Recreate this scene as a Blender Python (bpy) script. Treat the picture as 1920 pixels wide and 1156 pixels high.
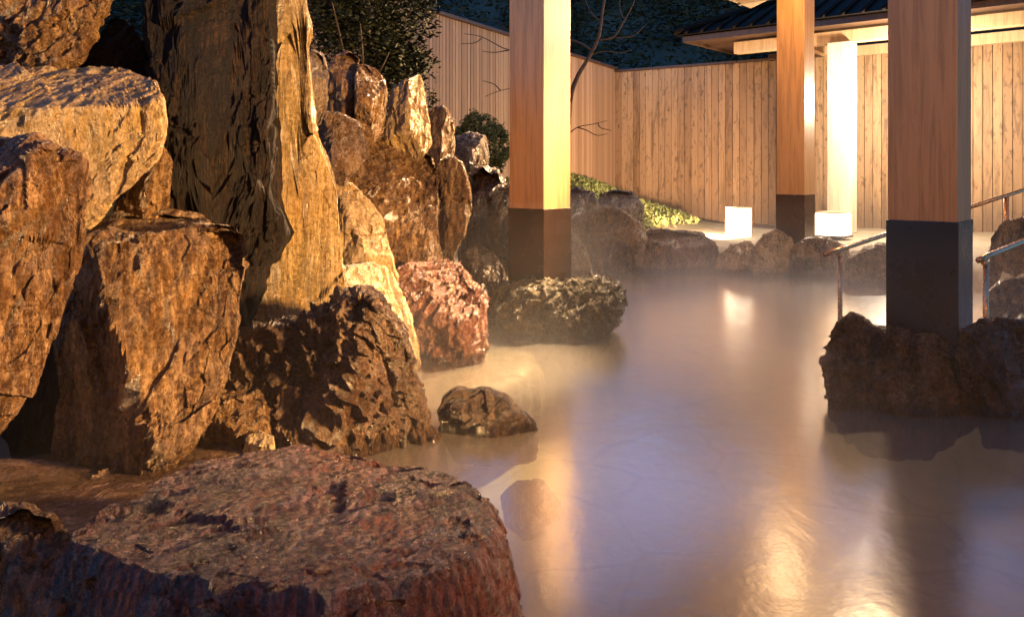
import bpy, bmesh, math, random
import numpy as np
from mathutils import Vector, Matrix, Euler
R = math.radians
F = 1500.0; HX = 960.0; HY = 320.0; CZ = 1.1      # focal length / principal column / horizon row (photo px), eye height
scene = bpy.context.scene
for o in list(bpy.data.objects): bpy.data.objects.remove(o)

# ------------------------------------------------------------------ camera
cd = bpy.data.cameras.new('camera'); cam = bpy.data.objects.new('camera', cd)
scene.collection.objects.link(cam); scene.camera = cam
cam.location = (0, 0, CZ); cam.rotation_euler = (R(90), 0, 0)
cd.sensor_width = 36; cd.lens = 36 * F / 1920; cd.shift_y = -(578 - HY) / 1920
cd.clip_start = 0.05; cd.clip_end = 400
# ------------------------------------------------------------------ dusk sky
w = bpy.data.worlds.new('World'); scene.world = w; w.use_nodes = True
nt = w.node_tree; bg = nt.nodes['Background']
sky = nt.nodes.new('ShaderNodeTexSky'); sky.sky_type = 'NISHITA'; sky.sun_disc = False
sky.sun_elevation = R(8.5); sky.sun_rotation = R(200); sky.ozone_density = 6.0; sky.air_density = 1.0; sky.dust_density = 0.3
nt.links.new(sky.outputs[0], bg.inputs[0]); bg.inputs[1].default_value = 0.15
# ------------------------------------------------------------------ lamps of the bath, with added unseen lights
def lamp(name, kind, loc, power, col, size=0.1, aim=None, angle=60, blend=0.5):
    d = bpy.data.lights.new(name, kind); d.energy = power; d.color = col
    if kind == 'AREA': d.size = size; d.shape = 'DISK'
    else: d.shadow_soft_size = size
    if kind == 'SPOT': d.spot_size = R(angle); d.spot_blend = blend
    o = bpy.data.objects.new(name, d); scene.collection.objects.link(o); o.location = loc
    if aim: o.rotation_euler = (Vector(aim) - Vector(loc)).to_track_quat('-Z', 'Y').to_euler()
    return o
WARM = (1.0, 0.62, 0.30); WARM2 = (1.0, 0.72, 0.44)
lamp('pavilion_light', 'SPOT', (2.72, 8.05, 3.0), 1900, WARM, 0.06, (-2.1, 5.0, 0.5), 49, 0.6)
lamp('pavilion_light', 'POINT', (2.72, 8.0, 2.98), 9, WARM, 0.07)
lamp('pavilion_light', 'SPOT', (4.25, 7.05, 3.0), 300, WARM2, 0.14, (-0.7, 4.9, 0.1), 54, 1.0)
lamp('walkway_lamp', 'POINT', (4.88, 10.0, 2.05), 190, (1.0, .80, .58), 0.08)
lamp('pavilion_light', 'POINT', (2.9, 6.2, 3.05), 65, (1.0, .66, .36), 0.10)  # added unseen light, warms the ceiling and its reflection in the water
lamp('aimed_spot', 'SPOT', (3.2, 1.6, 1.2), 1950, (1.0, 0.54, 0.20), 0.22, (-2.0, 3.8, 1.4), 64, 0.9)
lamp('aimed_spot', 'SPOT', (1.6, 9.7, 0.55), 35, WARM2, 0.05, (-0.6, 11.0, 1.9), 110, 0.8)
lamp('aimed_spot', 'SPOT', (2.55, 9.9, 0.34), 300, (1.0, .66, .40), 0.05, (3.1, 13.5, 1.5), 130, 0.8)  # added uplight hidden behind the shore rocks to brighten the right fence
lamp('warm_fill', 'POINT', (0.9, -1.2, 2.6), 85, (1.0, 0.44, 0.12), 0.25)  # added warm fill behind the camera, no fixture there
lamp('pavilion_light', 'SPOT', (1.6, 5.9, 2.9), 1500, (1.0, .68, .38), 0.16, (-0.42, 4.55, 0.0), 30, 0.6)  # added unseen spot for the bright band by the reddish boulder
scene.view_settings.view_transform = 'Standard'; scene.view_settings.look = 'None'
scene.view_settings.exposure = 1.6; scene.view_settings.gamma = 1.0
scene.render.engine = 'CYCLES'
cy = scene.cycles
cy.use_denoising = True; cy.denoiser = 'OPENIMAGEDENOISE'
cy.max_bounces = 8; cy.diffuse_bounces = 3; cy.glossy_bounces = 3; cy.transmission_bounces = 4; cy.transparent_max_bounces = 8
cy.volume_bounces = 1; cy.sample_clamp_indirect = 4.0; cy.caustics_reflective = False; cy.caustics_refractive = False
cy.blur_glossy = 0.5

# ------------------------------------------------------------------ helpers
rng = np.random.RandomState(7); random.seed(7)
def P(x, y, Y): return Vector(((x - HX) / F * Y, Y, CZ - (y - HY) / F * Y))
def link(o, parent=None):
    scene.collection.objects.link(o)
    if parent is not None: o.parent = parent
    return o
def tag(o, label=None, cat=None, group=None, kind=None):
    if label: o['label'] = label
    if cat: o['category'] = cat
    if group: o['group'] = group
    if kind: o['kind'] = kind
    return o
def empty(name, loc, label, cat, group=None, rz=0):
    o = bpy.data.objects.new(name, None); o.location = loc; o.rotation_euler = (0, 0, rz); o.empty_display_size = .1
    link(o); return tag(o, label, cat, group)
def mesh_np(name, V, Q, mat, parent=None, loc=None, smooth=True):
    me = bpy.data.meshes.new(name); V = np.asarray(V, dtype=np.float32); Q = np.asarray(Q, dtype=np.int32)
    k = Q.shape[1]
    me.vertices.add(len(V)); me.vertices.foreach_set('co', V.ravel())
    me.loops.add(Q.size); me.loops.foreach_set('vertex_index', Q.ravel())
    me.polygons.add(len(Q)); me.polygons.foreach_set('loop_start', np.arange(len(Q), dtype=np.int32) * k)
    me.polygons.foreach_set('use_smooth', np.full(len(Q), smooth))
    me.update(calc_edges=True); me.validate()
    me.materials.append(mat)
    o = bpy.data.objects.new(name, me)
    if loc is not None: o.location = loc
    return link(o, parent)
def bm_obj(name, bm, mat, parent=None, loc=None, bevel=0, smooth=False):
    me = bpy.data.meshes.new(name); bmesh.ops.recalc_face_normals(bm, faces=bm.faces); bm.to_mesh(me); bm.free()
    if smooth:
        for p in me.polygons: p.use_smooth = True
    me.materials.append(mat); o = bpy.data.objects.new(name, me)
    if loc is not None: o.location = loc
    link(o, parent)
    if bevel:
        m = o.modifiers.new('bevel', 'BEVEL'); m.width = bevel; m.segments = 2; m.limit_method = 'ANGLE'
    return o
def add_box(bm, c, s, M=None):
    """box centred c, size s, in frame M"""
    r = bmesh.ops.create_cube(bm, size=1)['verts']
    for v in r:
        v.co = Vector((v.co.x * s[0] + c[0], v.co.y * s[1] + c[1], v.co.z * s[2] + c[2]))
        if M is not None: v.co = M @ v.co
    return r
def add_tube(bm, pts, rad, seg=8):
    pts = [Vector(p) for p in pts]
    if not hasattr(rad, '__len__'): rad = [rad] * len(pts)
    rings = []
    for i, p in enumerate(pts):
        d = (pts[min(i + 1, len(pts) - 1)] - pts[max(i - 1, 0)]).normalized()
        a = d.cross(Vector((0, 0, 1)));
        if a.length < .1: a = d.cross(Vector((0, 1, 0)))
        a.normalize(); b = d.cross(a)
        rings.append([bm.verts.new(p + (a * math.cos(2 * math.pi * k / seg) + b * math.sin(2 * math.pi * k / seg)) * rad[i]) for k in range(seg)])
    for i in range(len(rings) - 1):
        for k in range(seg):
            bm.faces.new((rings[i][k], rings[i][(k + 1) % seg], rings[i + 1][(k + 1) % seg], rings[i + 1][k]))
    bm.faces.new(rings[0]); bm.faces.new(rings[-1][::-1])
def spline(pts, n=6):
    pts = [Vector(p) for p in pts]; out = []
    for i in range(len(pts) - 1):
        p0 = pts[max(i - 1, 0)]; p1 = pts[i]; p2 = pts[i + 1]; p3 = pts[min(i + 2, len(pts) - 1)]
        for k in range(n):
            t = k / n
            out.append(.5 * ((2 * p1) + (p2 - p0) * t + (2 * p0 - 5 * p1 + 4 * p2 - p3) * t * t + (3 * p1 - p0 - 3 * p2 + p3) * t ** 3))
    out.append(pts[-1]); return out
# numpy gradient noise
_perm = rng.permutation(256); _perm = np.concatenate([_perm, _perm, _perm])
_g = rng.normal(size=(256, 3)); _g /= np.linalg.norm(_g, axis=1)[:, None]; _g = _g.astype(np.float32)
def pn(p):
    p = np.asarray(p, dtype=np.float32); i = np.floor(p).astype(np.int32); f = p - i; i &= 255
    u = f * f * f * (f * (f * 6 - 15) + 10); out = 0
    for dx in (0, 1):
        wx = u[:, 0] if dx else 1 - u[:, 0]
        ax = _perm[(i[:, 0] + dx) & 255]
        for dy in (0, 1):
            wy = wx * (u[:, 1] if dy else 1 - u[:, 1]); ay = _perm[(ax + i[:, 1] + dy) & 255]
            for dz in (0, 1):
                wz = wy * (u[:, 2] if dz else 1 - u[:, 2]); g = _g[_perm[(ay + i[:, 2] + dz) & 255]]
                out = out + wz * (g[:, 0] * (f[:, 0] - dx) + g[:, 1] * (f[:, 1] - dy) + g[:, 2] * (f[:, 2] - dz))
    return out * 1.5
def fbm(p, o=4, gain=.5):
    s = 0; a = 1
    for k in range(o): s = s + a * pn(p * 2.03 ** k + 17.3 * k); a *= gain
    return s
def ridged(p, o=3, gain=.5):
    s = 0; a = 1
    for k in range(o): s = s + a * (1 - 2.2 * np.abs(pn(p * 2.07 ** k + 9.1 * k))); a *= gain
    return s
_jit = rng.rand(4096, 3).astype(np.float32); _tlt = rng.normal(size=(4096, 3)).astype(np.float32)
def facets(p):
    """broken-stone relief: every jittered cell is its own tilted plane"""
    p = np.asarray(p, dtype=np.float32); i = np.floor(p).astype(np.int32); best = np.full(len(p), 1e9, np.float32); h = np.zeros(len(p), np.float32)
    for dx in (-1, 0, 1):
        for dy in (-1, 0, 1):
            for dz in (-1, 0, 1):
                a, b, c = i[:, 0] + dx, i[:, 1] + dy, i[:, 2] + dz
                k = (a * 7349 + b * 9151 + c * 5077) & 4095; j = _jit[k]
                ex, ey, ez = p[:, 0] - a - j[:, 0], p[:, 1] - b - j[:, 1], p[:, 2] - c - j[:, 2]
                d = ex * ex + ey * ey + ez * ez; m = d < best; t = _tlt[k]
                best = np.where(m, d, best); h = np.where(m, ex * t[:, 0] + ey * t[:, 1] + ez * t[:, 2] + .5 * (j[:, 0] - .5), h)
    return h
_cs = {}
def cube_sphere(n):
    if n in _cs: return _cs[n]
    t = np.tan(np.linspace(-1, 1, n + 1) * math.pi / 4); V = []; Q = []; idx = {}
    A, B = np.meshgrid(t, t, indexing='ij'); one = np.ones_like(A)
    allv = []; quads = []
    for k, (x, y, z) in enumerate([(one, A, B), (-one, B, A), (B, one, A), (A, -one, B), (A, B, one), (B, A, -one)]):
        v = np.stack([x, y, z], -1).reshape(-1, 3); base = k * (n + 1) ** 2; allv.append(v)
        i = (np.arange(n)[:, None] * (n + 1) + np.arange(n)[None, :]).ravel() + base
        quads.append(np.stack([i, i + (n + 1), i + (n + 2), i + 1], -1))
    V = np.concatenate(allv); Q = np.concatenate(quads)
    key = np.round(V * 1e5).astype(np.int64); _, first, inv = np.unique(key, axis=0, return_index=True, return_inverse=True)
    V = V[first]; Q = inv.reshape(-1)[Q]; V /= np.linalg.norm(V, axis=1)[:, None]
    _cs[n] = (V, Q); return _cs[n]
def vnormals(V, Q):
    fn = np.cross(V[Q[:, 2]] - V[Q[:, 0]], V[Q[:, 3]] - V[Q[:, 1]]); N = np.zeros_like(V)
    for k in range(4): np.add.at(N, Q[:, k], fn)
    return N / (np.linalg.norm(N, axis=1)[:, None] + 1e-12)
def polar(poly, c, sm=2.0, N=720):
    """distance from c to the outline in N directions, slightly smoothed"""
    poly = np.array(poly, float) - c; out = np.zeros(N); ang = np.linspace(-math.pi, math.pi, N, endpoint=False)
    d = np.stack([np.cos(ang), np.sin(ang)], -1)
    for i in range(len(poly)):
        a = poly[i]; b = poly[(i + 1) % len(poly)]; e = b - a
        den = d[:, 0] * (-e[1]) + d[:, 1] * e[0]; den = np.where(abs(den) < 1e-9, 1e-9, den)
        t = (a[0] * (-e[1]) + a[1] * e[0]) / den; s = (d[:, 0] * a[1] - d[:, 1] * a[0]) / den
        ok = (s >= -1e-6) & (s <= 1 + 1e-6) & (t > 0); out = np.where(ok, np.maximum(out, t), out)
    k = int(round(sm * N / 360)); ker = np.hanning(2 * k + 3); ker /= ker.sum()
    pad = np.concatenate([out[-k - 1:], out, out[:k + 1]]); return np.convolve(pad, ker, 'valid')
def sculpt(V, Q, size, grain, layer, lump, stri, strata, crack, rough, seed, freq=1.0, facet=.014, relief=.62):
    """surface relief in metres: lumps, drawn-out ridges along the grain, stepped layers, cracks, roughness"""
    N = vnormals(V, Q); off = np.array([seed * 3.7, seed * 1.9, seed * 5.3])
    g = np.array(grain, float); g /= np.linalg.norm(g); l = np.array(layer, float); l -= g * (l @ g); l /= np.linalg.norm(l); m = np.cross(g, l)
    q = np.stack([V @ l, V @ m, (V @ g) * .22], -1)
    V0 = V + off; q0 = q + off; h = 0
    if lump: h = h + lump * fbm(V0 * 1.6 / size, 3, .5)
    if strata:
        s = (V @ l) * 7 * freq + .9 * fbm(V0 * 1.3, 2) + .25 * fbm(q0 * 6, 2)
        fr = s - np.floor(s); lay = np.floor(s)
        rn = lambda q_: np.modf(np.abs(np.sin(q_ * 12.9898 + seed) * 43758.5))[0]
        tt = np.clip((fr - .78) / .22, 0, 1); tt = tt * tt * (3 - 2 * tt)
        h = h + strata * ((rn(lay) * (1 - tt) + rn(lay + 1) * tt - .5) * 1.6 + (fr - tt) * .8)
    if stri:
        wq = q0 + .05 * np.stack([pn(V0 * 3), pn(V0 * 3 + 5), pn(V0 * 3 + 9)], -1)
        h = h + stri * .35 * ridged(q0 * 12 * freq, 4, .7) + stri * .5 * facets(wq * 5 * freq) + stri * .3 * facets(wq * 19 * freq + 4)
    h = h + 1.5 * facet * size * facets(V0 * 2.2 / size)
    if crack:
        c1 = pn(q0 * 2.3 * freq + 3.1) + .12 * pn(V0 * 9); h = h - crack * np.exp(-(c1 / .045) ** 2)
    if rough: h = h + rough * .45 * ridged(V0 * 16, 4, .62) + rough * 1.1 * facets(q0 * np.array([22, 22, 45]))
    return V + N * (h * relief)[:, None]
def gvec(deg, out=0.15):
    return (math.cos(R(deg)), out, math.sin(R(deg)))
def rock(name, label, outline, Y, D, mat, n=50, grain=80, e=.55, cuts=(), ncut=5, lump=.016, stri=.012, strata=.016, crack=.025,
         rough=.006, sm=2.5, seed=None, Db=None, layer=(1, -.4, .1), freq=1.0, cat='rock', group=None, shrink=.97, kids=None, parent=None):
    """a boulder: traced outline at its own distance Y, depth D towards the eye and Db away from it"""
    seed = seed if seed is not None else rock.k; rock.k += 1
    rs = np.random.RandomState(seed * 13 + 5)
    pts = np.array([[P(x, y, Y).x, P(x, y, Y).z] for x, y in outline])
    nx = np.roll(pts, -1, 0); cr = pts[:, 0] * nx[:, 1] - nx[:, 0] * pts[:, 1]; A = cr.sum() / 2
    c = np.array([((pts[:, 0] + nx[:, 0]) * cr).sum(), ((pts[:, 1] + nx[:, 1]) * cr).sum()]) / (6 * A)
    Rp = polar(pts, c, sm) * shrink
    S, Q = cube_sphere(n); s = np.hypot(S[:, 0], S[:, 2]); ph = np.arctan2(S[:, 2], S[:, 0])
    rho = s ** e; dep = np.sign(-S[:, 1]) * np.abs(S[:, 1]) ** e         # dep>0 faces the eye
    Rv = np.interp(ph, np.linspace(-math.pi, math.pi, len(Rp) + 1), np.append(Rp, Rp[0]))
    u = rho * Rv * np.cos(ph); v = rho * Rv * np.sin(ph)
    bu = (pts[:, 0].max() - pts[:, 0].min()) / 2; bv = (pts[:, 1].max() - pts[:, 1].min()) / 2
    cl = [tuple(k) for k in cuts]
    for k in range(ncut):
        a = rs.uniform(0, 2 * math.pi); st = rs.uniform(.35, 1.0); cl.append((st * math.cos(a), st * math.sin(a), rs.uniform(.72, .95)))
    for a, b, cc in cl: dep = np.where(dep > 0, np.minimum(dep, cc - a * u / bu - b * v / bv), dep)
    for k in range(2):
        a = rs.uniform(0, 2 * math.pi); dep = np.where(dep < 0, np.maximum(dep, -.9 + .5 * math.cos(a) * u / bu + .5 * math.sin(a) * v / bv), dep)
    ctr = Vector((c[0], Y, c[1])); ax = (Vector((0, 0, CZ)) - ctr); ax.z *= .5; ax.normalize()
    dm = np.where(dep > 0, dep * D, dep * (Db if Db else D))
    V = np.stack([u + ax.x * dm, ax.y * dm, v + ax.z * dm], -1)
    size = (bu + bv)
    V = sculpt(V, Q, size, gvec(grain), layer, lump * size, stri, strata, crack, rough, seed, freq)
    o = mesh_np(name, V, Q, mat, parent, ctr, smooth=False)
    if parent is None: tag(o, label, cat, group)
    return o
rock.k = 1
def slab(name, label, outline, zt, zb, mat, n=60, grain=(1, .3, 0), e=.5, belly=.1, tops=(), lump=.03, stri=.008, strata=.006, crack=.02, rough=.006, seed=50, cat='rock', layer=(.3, 1, .4)):
    """a flat boulder: outline in plan (world x,y) of its top at height zt; sides bulge by belly down to zb"""
    pts = np.array(outline, float); nx = np.roll(pts, -1, 0); cr = pts[:, 0] * nx[:, 1] - nx[:, 0] * pts[:, 1]; A = cr.sum() / 2
    c = np.array([((pts[:, 0] + nx[:, 0]) * cr).sum(), ((pts[:, 1] + nx[:, 1]) * cr).sum()]) / (6 * A)
    Rp = polar(pts, c, 1.2) + belly; Rp = Rp * (1 + .02 * np.sin(np.arange(len(Rp)) * .061 + seed) + .012 * np.sin(np.arange(len(Rp)) * .17))
    S, Q = cube_sphere(n); s = np.hypot(S[:, 0], S[:, 1]); ph = np.arctan2(S[:, 1], S[:, 0])
    Rv = np.interp(ph, np.linspace(-math.pi, math.pi, len(Rp) + 1), np.append(Rp, Rp[0]))
    rho = s ** e; u = rho * Rv * np.cos(ph); v = rho * Rv * np.sin(ph); hz = np.sign(S[:, 2]) * np.abs(S[:, 2]) ** e
    zm = zb * .35; z = np.where(hz > 0, zm + hz * (zt * 1.35 - zm), zm + hz * (zm - zb))
    z = np.minimum(z, zt + 0 * u)
    for a, b, cc in tops: z = np.where(z > zm, np.minimum(z, cc + a * (u + c[0]) + b * (v + c[1])), z)
    V = sculpt(np.stack([u, v, z], -1), Q, .8, grain, layer, lump, stri, strata, crack, rough, seed, facet=.008)
    return tag(mesh_np(name, V, Q, mat, None, (c[0], c[1], 0), smooth=False), label, cat)

# ------------------------------------------------------------------ materials
class NB:
    def __init__(s, name):
        s.m = bpy.data.materials.new(name); s.m.use_nodes = True; s.t = s.m.node_tree; s.b = s.t.nodes['Principled BSDF']; s.out = s.t.nodes['Material Output']
    def n(s, ty, **kw):
        x = s.t.nodes.new(ty)
        for k, v in kw.items():
            if k.startswith('i_'): x.inputs[k[2:].replace('_', ' ')].default_value = v
            else: setattr(x, k, v)
        return x
    def l(s, a, b): s.t.links.new(a, b)
    def coords(s, rot=(0, 0, 0), scale=(1, 1, 1), src='Object'):
        tc = s.n('ShaderNodeTexCoord'); mp = s.n('ShaderNodeMapping'); s.l(tc.outputs[src], mp.inputs[0])
        mp.inputs['Rotation'].default_value = rot; mp.inputs['Scale'].default_value = scale; return mp.outputs[0]
    def noise(s, vec, scale, detail=6, rough=.6, dist=0):
        x = s.n('ShaderNodeTexNoise'); s.l(vec, x.inputs['Vector']); x.inputs['Scale'].default_value = scale; x.inputs['Detail'].default_value = detail
        x.inputs['Roughness'].default_value = rough; x.inputs['Distortion'].default_value = dist; return x.outputs['Fac']
    def ramp(s, fac, stops, interp='LINEAR'):
        x = s.n('ShaderNodeValToRGB'); r = x.color_ramp; r.interpolation = interp; s.l(fac, x.inputs[0])
        while len(r.elements) > 1: r.elements.remove(r.elements[-1])
        for i, (p, c) in enumerate(stops):
            e = r.elements[0] if i == 0 else r.elements.new(p); e.position = p
            e.color = (*c, 1) if hasattr(c, '__len__') else (c, c, c, 1)
        return x.outputs[0]
    def mix(s, fac, a, b, mode='MIX'):
        x = s.n('ShaderNodeMix', data_type='RGBA', blend_type=mode)
        for sock, v in ((x.inputs[0], fac), (x.inputs[6], a), (x.inputs[7], b)):
            if hasattr(v, 'links') or isinstance(v, bpy.types.NodeSocket): s.l(v, sock)
            elif hasattr(v, '__len__'): sock.default_value = (*v, 1) if len(v) == 3 else v
            else: sock.default_value = v
        return x.outputs[2]
    def math(s, op, a, b=0.0):
        x = s.n('ShaderNodeMath', operation=op)
        for sock, v in ((x.inputs[0], a), (x.inputs[1], b)):
            if isinstance(v, bpy.types.NodeSocket): s.l(v, sock)
            else: sock.default_value = v
        return x.outputs[0]
    def bump(s, h, strength, dist, normal=None):
        x = s.n('ShaderNodeBump'); s.l(h, x.inputs['Height']); x.inputs['Strength'].default_value = strength; x.inputs['Distance'].default_value = dist
        if normal is not None: s.l(normal, x.inputs['Normal'])
        return x.outputs[0]
def rock_mat(name, dark, mid, light, stain, grain=80, fine=1.0, streak=.3, rough=(.12, .42), bump=1.1, stain_amt=.5, spec=.65, patch=.3):
    b = NB(name); th = R(90 - grain)
    # rotate so that the grain runs along the local z of the texture
    g = b.coords(rot=(0, -th, 0), scale=(1, 1, streak)); o = b.coords()
    n1 = b.noise(g, 9 * fine, 10, .68, .6); n2 = b.noise(o, 3.2, 6, .6, .3); n3 = b.noise(o, 55 * fine, 8, .8); n4 = b.noise(g, 75 * fine, 6, .8, .8)
    f = b.math('ADD', b.math('MULTIPLY', n1, .34), b.math('ADD', b.math('MULTIPLY', n3, .34), b.math('MULTIPLY', n4, .32)))
    col = b.ramp(f, [(.435, dark), (.475, [dark[k] * .55 + mid[k] * .45 for k in range(3)]), (.51, mid), (.55, light), (.60, [min(.8, v * 1.25) for v in light])])
    st = b.ramp(n2, [(.42, 0.0), (.62, 1.0)])
    col = b.mix(b.math('MULTIPLY', st, stain_amt), col, stain)
    n5 = b.noise(o, 1.4, 5, .65, .5); col = b.mix(b.ramp(n5, [(.38, .55), (.6, 0.0)]), col, [v * .9 for v in dark])
    n6 = b.noise(o, 5.5, 9, .72, .8); col = b.mix(b.ramp(n6, [(.53, 0.0), (.62, patch)]), col, [light[0] * 1.05, light[1] * 1.1, min(.6, light[2] * 1.5)])
    vn = b.noise(g, 5, 8, .75, 1.6); vein = b.ramp(vn, [(.485, 0.0), (.5, .55), (.515, 0.0)]); col = b.mix(vein, col, [min(.8, v * 1.4) for v in light])
    ge = b.n('ShaderNodeNewGeometry'); sp = b.n('ShaderNodeSeparateXYZ'); b.l(ge.outputs['Position'], sp.inputs[0])
    wet = b.ramp(b.math('ADD', sp.outputs[2], b.math('MULTIPLY', n2, .10)), [(.075, 1.0), (.125, 0.0)])          # soaked band at the waterline
    col = b.mix(wet, col, b.mix(1.0, col, (.42, .38, .34), 'MULTIPLY'))
    b.l(col, b.b.inputs['Base Color'])
    rr = b.mix(wet, b.ramp(n3, [(.35, rough[0]), (.65, rough[1])]), (.12, .12, .12)); b.l(rr, b.b.inputs['Roughness'])
    b.b.inputs['Specular IOR Level'].default_value = spec
    h = b.math('ADD', b.math('MULTIPLY', n1, 1.0), b.math('ADD', b.math('MULTIPLY', n4, .8), b.math('MULTIPLY', n3, .7)))
    nb = b.bump(h, bump, .07); vr = b.n('ShaderNodeTexVoronoi'); b.l(g, vr.inputs['Vector']); vr.inputs['Scale'].default_value = 26 * fine
    nb = b.bump(vr.outputs['Distance'], .35 * bump, .012, nb); b.l(nb, b.b.inputs['Normal'])
    return b.m
M = {}
M['ochre'] = rock_mat('ochre_rock', (.05, .025, .012), (.25, .135, .055), (.56, .38, .20), (.30, .16, .04), 75)
M['ochre_diag'] = rock_mat('slanting_ochre_rock', (.05, .022, .01), (.25, .13, .05), (.56, .37, .20), (.28, .14, .035), 55, streak=.22)
M['olive'] = rock_mat('olive_rock', (.07, .045, .02), (.26, .17, .07), (.42, .31, .16), (.27, .19, .05), 70, fine=.9, bump=.6)
M['gold'] = rock_mat('yellow_rock', (.05, .035, .012), (.17, .12, .04), (.30, .22, .10), (.22, .12, .03), 88, streak=.07, bump=.55, stain_amt=.35)
M['black'] = rock_mat('dark_shaded_rock', (.003, .002, .002), (.009, .006, .004), (.05, .026, .011), (.010, .006, .004), 88, streak=.06, stain_amt=.6, rough=(.45, .75), spec=.25, patch=.1)  # near black carries post shadow and recess shade; the small wedge is simply dark
M['brown'] = rock_mat('brown_rock', (.035, .021, .013), (.17, .10, .055), (.42, .30, .20), (.20, .10, .04), 60, fine=1.1, bump=1.2)
M['red'] = rock_mat('red_rock', (.16, .055, .035), (.44, .20, .12), (.62, .38, .25), (.40, .12, .08), 65, fine=1.4, streak=.5, stain_amt=.45)
M['plum'] = rock_mat('plum_rock', (.010, .005, .005), (.085, .042, .042), (.28, .20, .225), (.22, .055, .014), 10, fine=1.5, streak=.5, rough=(.18, .42), bump=1.0, stain_amt=.85, patch=.15)
M['dusk'] = rock_mat('dark_wet_rock', (.015, .010, .008), (.07, .042, .026), (.20, .13, .08), (.10, .055, .025), 170, fine=.9, streak=.3, rough=(.25, .55))
M['lit_band'] = rock_mat('lit_band_rock', (.45, .36, .22), (.68, .58, .40), (.80, .72, .55), (.62, .50, .32), 10, streak=.8, bump=.2)  # pale tone carries the lit band seen on the water
M['wet'] = rock_mat('wet_ledge_rock', (.05, .035, .025), (.16, .11, .08), (.30, .23, .17), (.20, .11, .05), 10, fine=1.2, streak=.6, rough=(.15, .35), bump=.35)
M['grey'] = rock_mat('grey_rock', (.05, .04, .035), (.22, .16, .11), (.44, .36, .28), (.28, .17, .08), 78)
M['moss'] = rock_mat('mossy_rock', (.045, .030, .014), (.18, .13, .05), (.38, .30, .14), (.16, .12, .04), 60, fine=1.2, streak=.6)
M['pale'] = rock_mat('pale_rock', (.14, .10, .05), (.42, .32, .17), (.62, .52, .32), (.40, .30, .13), 70, streak=.3, bump=.6)

def wood_mat(name, a, c, axis='z', scale=1, knots=0, rough=.45, boards=0):
    b = NB(name); sc = {'z': (1, 1, .04), 'x': (.04, 1, 1), 'y': (1, .04, 1)}[axis]
    g = b.coords(scale=sc); n1 = b.noise(g, 40 * scale, 8, .6, .3); n2 = b.noise(g, 7 * scale, 4, .5, .8)
    col = b.mix(b.math('ADD', b.math('MULTIPLY', n1, .6), b.math('MULTIPLY', n2, .4)), a, c)
    if knots:
        g2 = b.coords(scale=(1, 1, .45)); vo = b.n('ShaderNodeTexVoronoi'); b.l(g2, vo.inputs['Vector']); vo.inputs['Scale'].default_value = 7
        kn = b.ramp(vo.outputs['Distance'], [(.05, 1.0), (.16, 0.0)]); pick = b.ramp(b.noise(g2, 3, 4, .6), [(.45, 0.0), (.6, 1.0)])
        col = b.mix(b.math('MULTIPLY', b.math('MULTIPLY', kn, pick), knots), col, [v * .22 for v in a])
        bl = b.ramp(b.noise(b.coords(scale=(1, 1, .42)), 17, 5, .62, .6), [(.56, 0.0), (.64, .75)]); col = b.mix(bl, col, [v * .38 for v in a])
        st = b.ramp(b.noise(b.coords(scale=(1, 1, .1)), 9, 8, .7, 1.5), [(.5, 0.0), (.62, .7)]); col = b.mix(st, col, [v * .5 for v in a])
    if boards:
        tc = b.n('ShaderNodeTexCoord'); sp = b.n('ShaderNodeSeparateXYZ'); b.l(tc.outputs['Object'], sp.inputs[0]); wn = b.n('ShaderNodeTexWhiteNoise', noise_dimensions='1D')
        b.l(b.math('FLOOR', b.math('DIVIDE', sp.outputs[0], boards)), wn.inputs['W'])
        col = b.mix(1.0, col, b.ramp(wn.outputs['Value'], [(0, (.72, .66, .6)), (1, (1.08, 1.08, 1.08))]), 'MULTIPLY')
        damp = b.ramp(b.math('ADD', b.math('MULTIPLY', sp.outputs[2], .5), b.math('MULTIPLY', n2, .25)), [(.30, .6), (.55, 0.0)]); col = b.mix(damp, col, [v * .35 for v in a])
    else: col = b.mix(b.ramp(b.noise(b.coords(scale=(1, 1, .06)), 22, 5, .7, 1.0), [(.45, 0.0), (.6, .55)]), col, [v * .62 for v in a])
    b.l(col, b.b.inputs['Base Color']); b.b.inputs['Roughness'].default_value = rough
    b.l(b.bump(n1, .25, .003), b.b.inputs['Normal']); return b.m
M['post'] = wood_mat('post_timber', (.42, .20, .06), (.58, .32, .12), 'z', 1, rough=.42)
M['pale_timber'] = wood_mat('pale_timber', (.62, .47, .32), (.74, .60, .44), 'z', 1)
M['beam'] = wood_mat('beam_timber', (.46, .30, .16), (.60, .42, .24), 'x', 1)
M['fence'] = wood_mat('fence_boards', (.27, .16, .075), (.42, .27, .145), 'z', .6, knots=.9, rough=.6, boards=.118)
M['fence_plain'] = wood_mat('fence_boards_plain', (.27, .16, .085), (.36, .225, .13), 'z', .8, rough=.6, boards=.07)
M['darkwood'] = wood_mat('dark_timber', (.045, .022, .012), (.09, .045, .022), 'x', 1)
def simple(name, col, rough=.5, metal=0, var=.15, scale=8, bump=.0, spec=.5):
    b = NB(name); n = b.noise(b.coords(), scale, 6, .65, .3)
    b.l(b.mix(n, [v * (1 - var) for v in col], [min(1, v * (1 + var)) for v in col]), b.b.inputs['Base Color'])
    b.b.inputs['Metallic'].default_value = metal; b.b.inputs['Specular IOR Level'].default_value = spec
    b.l(b.ramp(b.noise(b.coords(), scale * 2.3, 5, .6), [(.3, max(0, rough - .12)), (.7, min(1, rough + .12))]), b.b.inputs['Roughness'])
    if bump: b.l(b.bump(b.noise(b.coords(), scale * 5, 6, .7), bump, .01), b.b.inputs['Normal'])
    return b.m
M['slate'] = simple('dark_metal_sheet', (.05, .047, .046), .3, .5, .15, 2)
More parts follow.
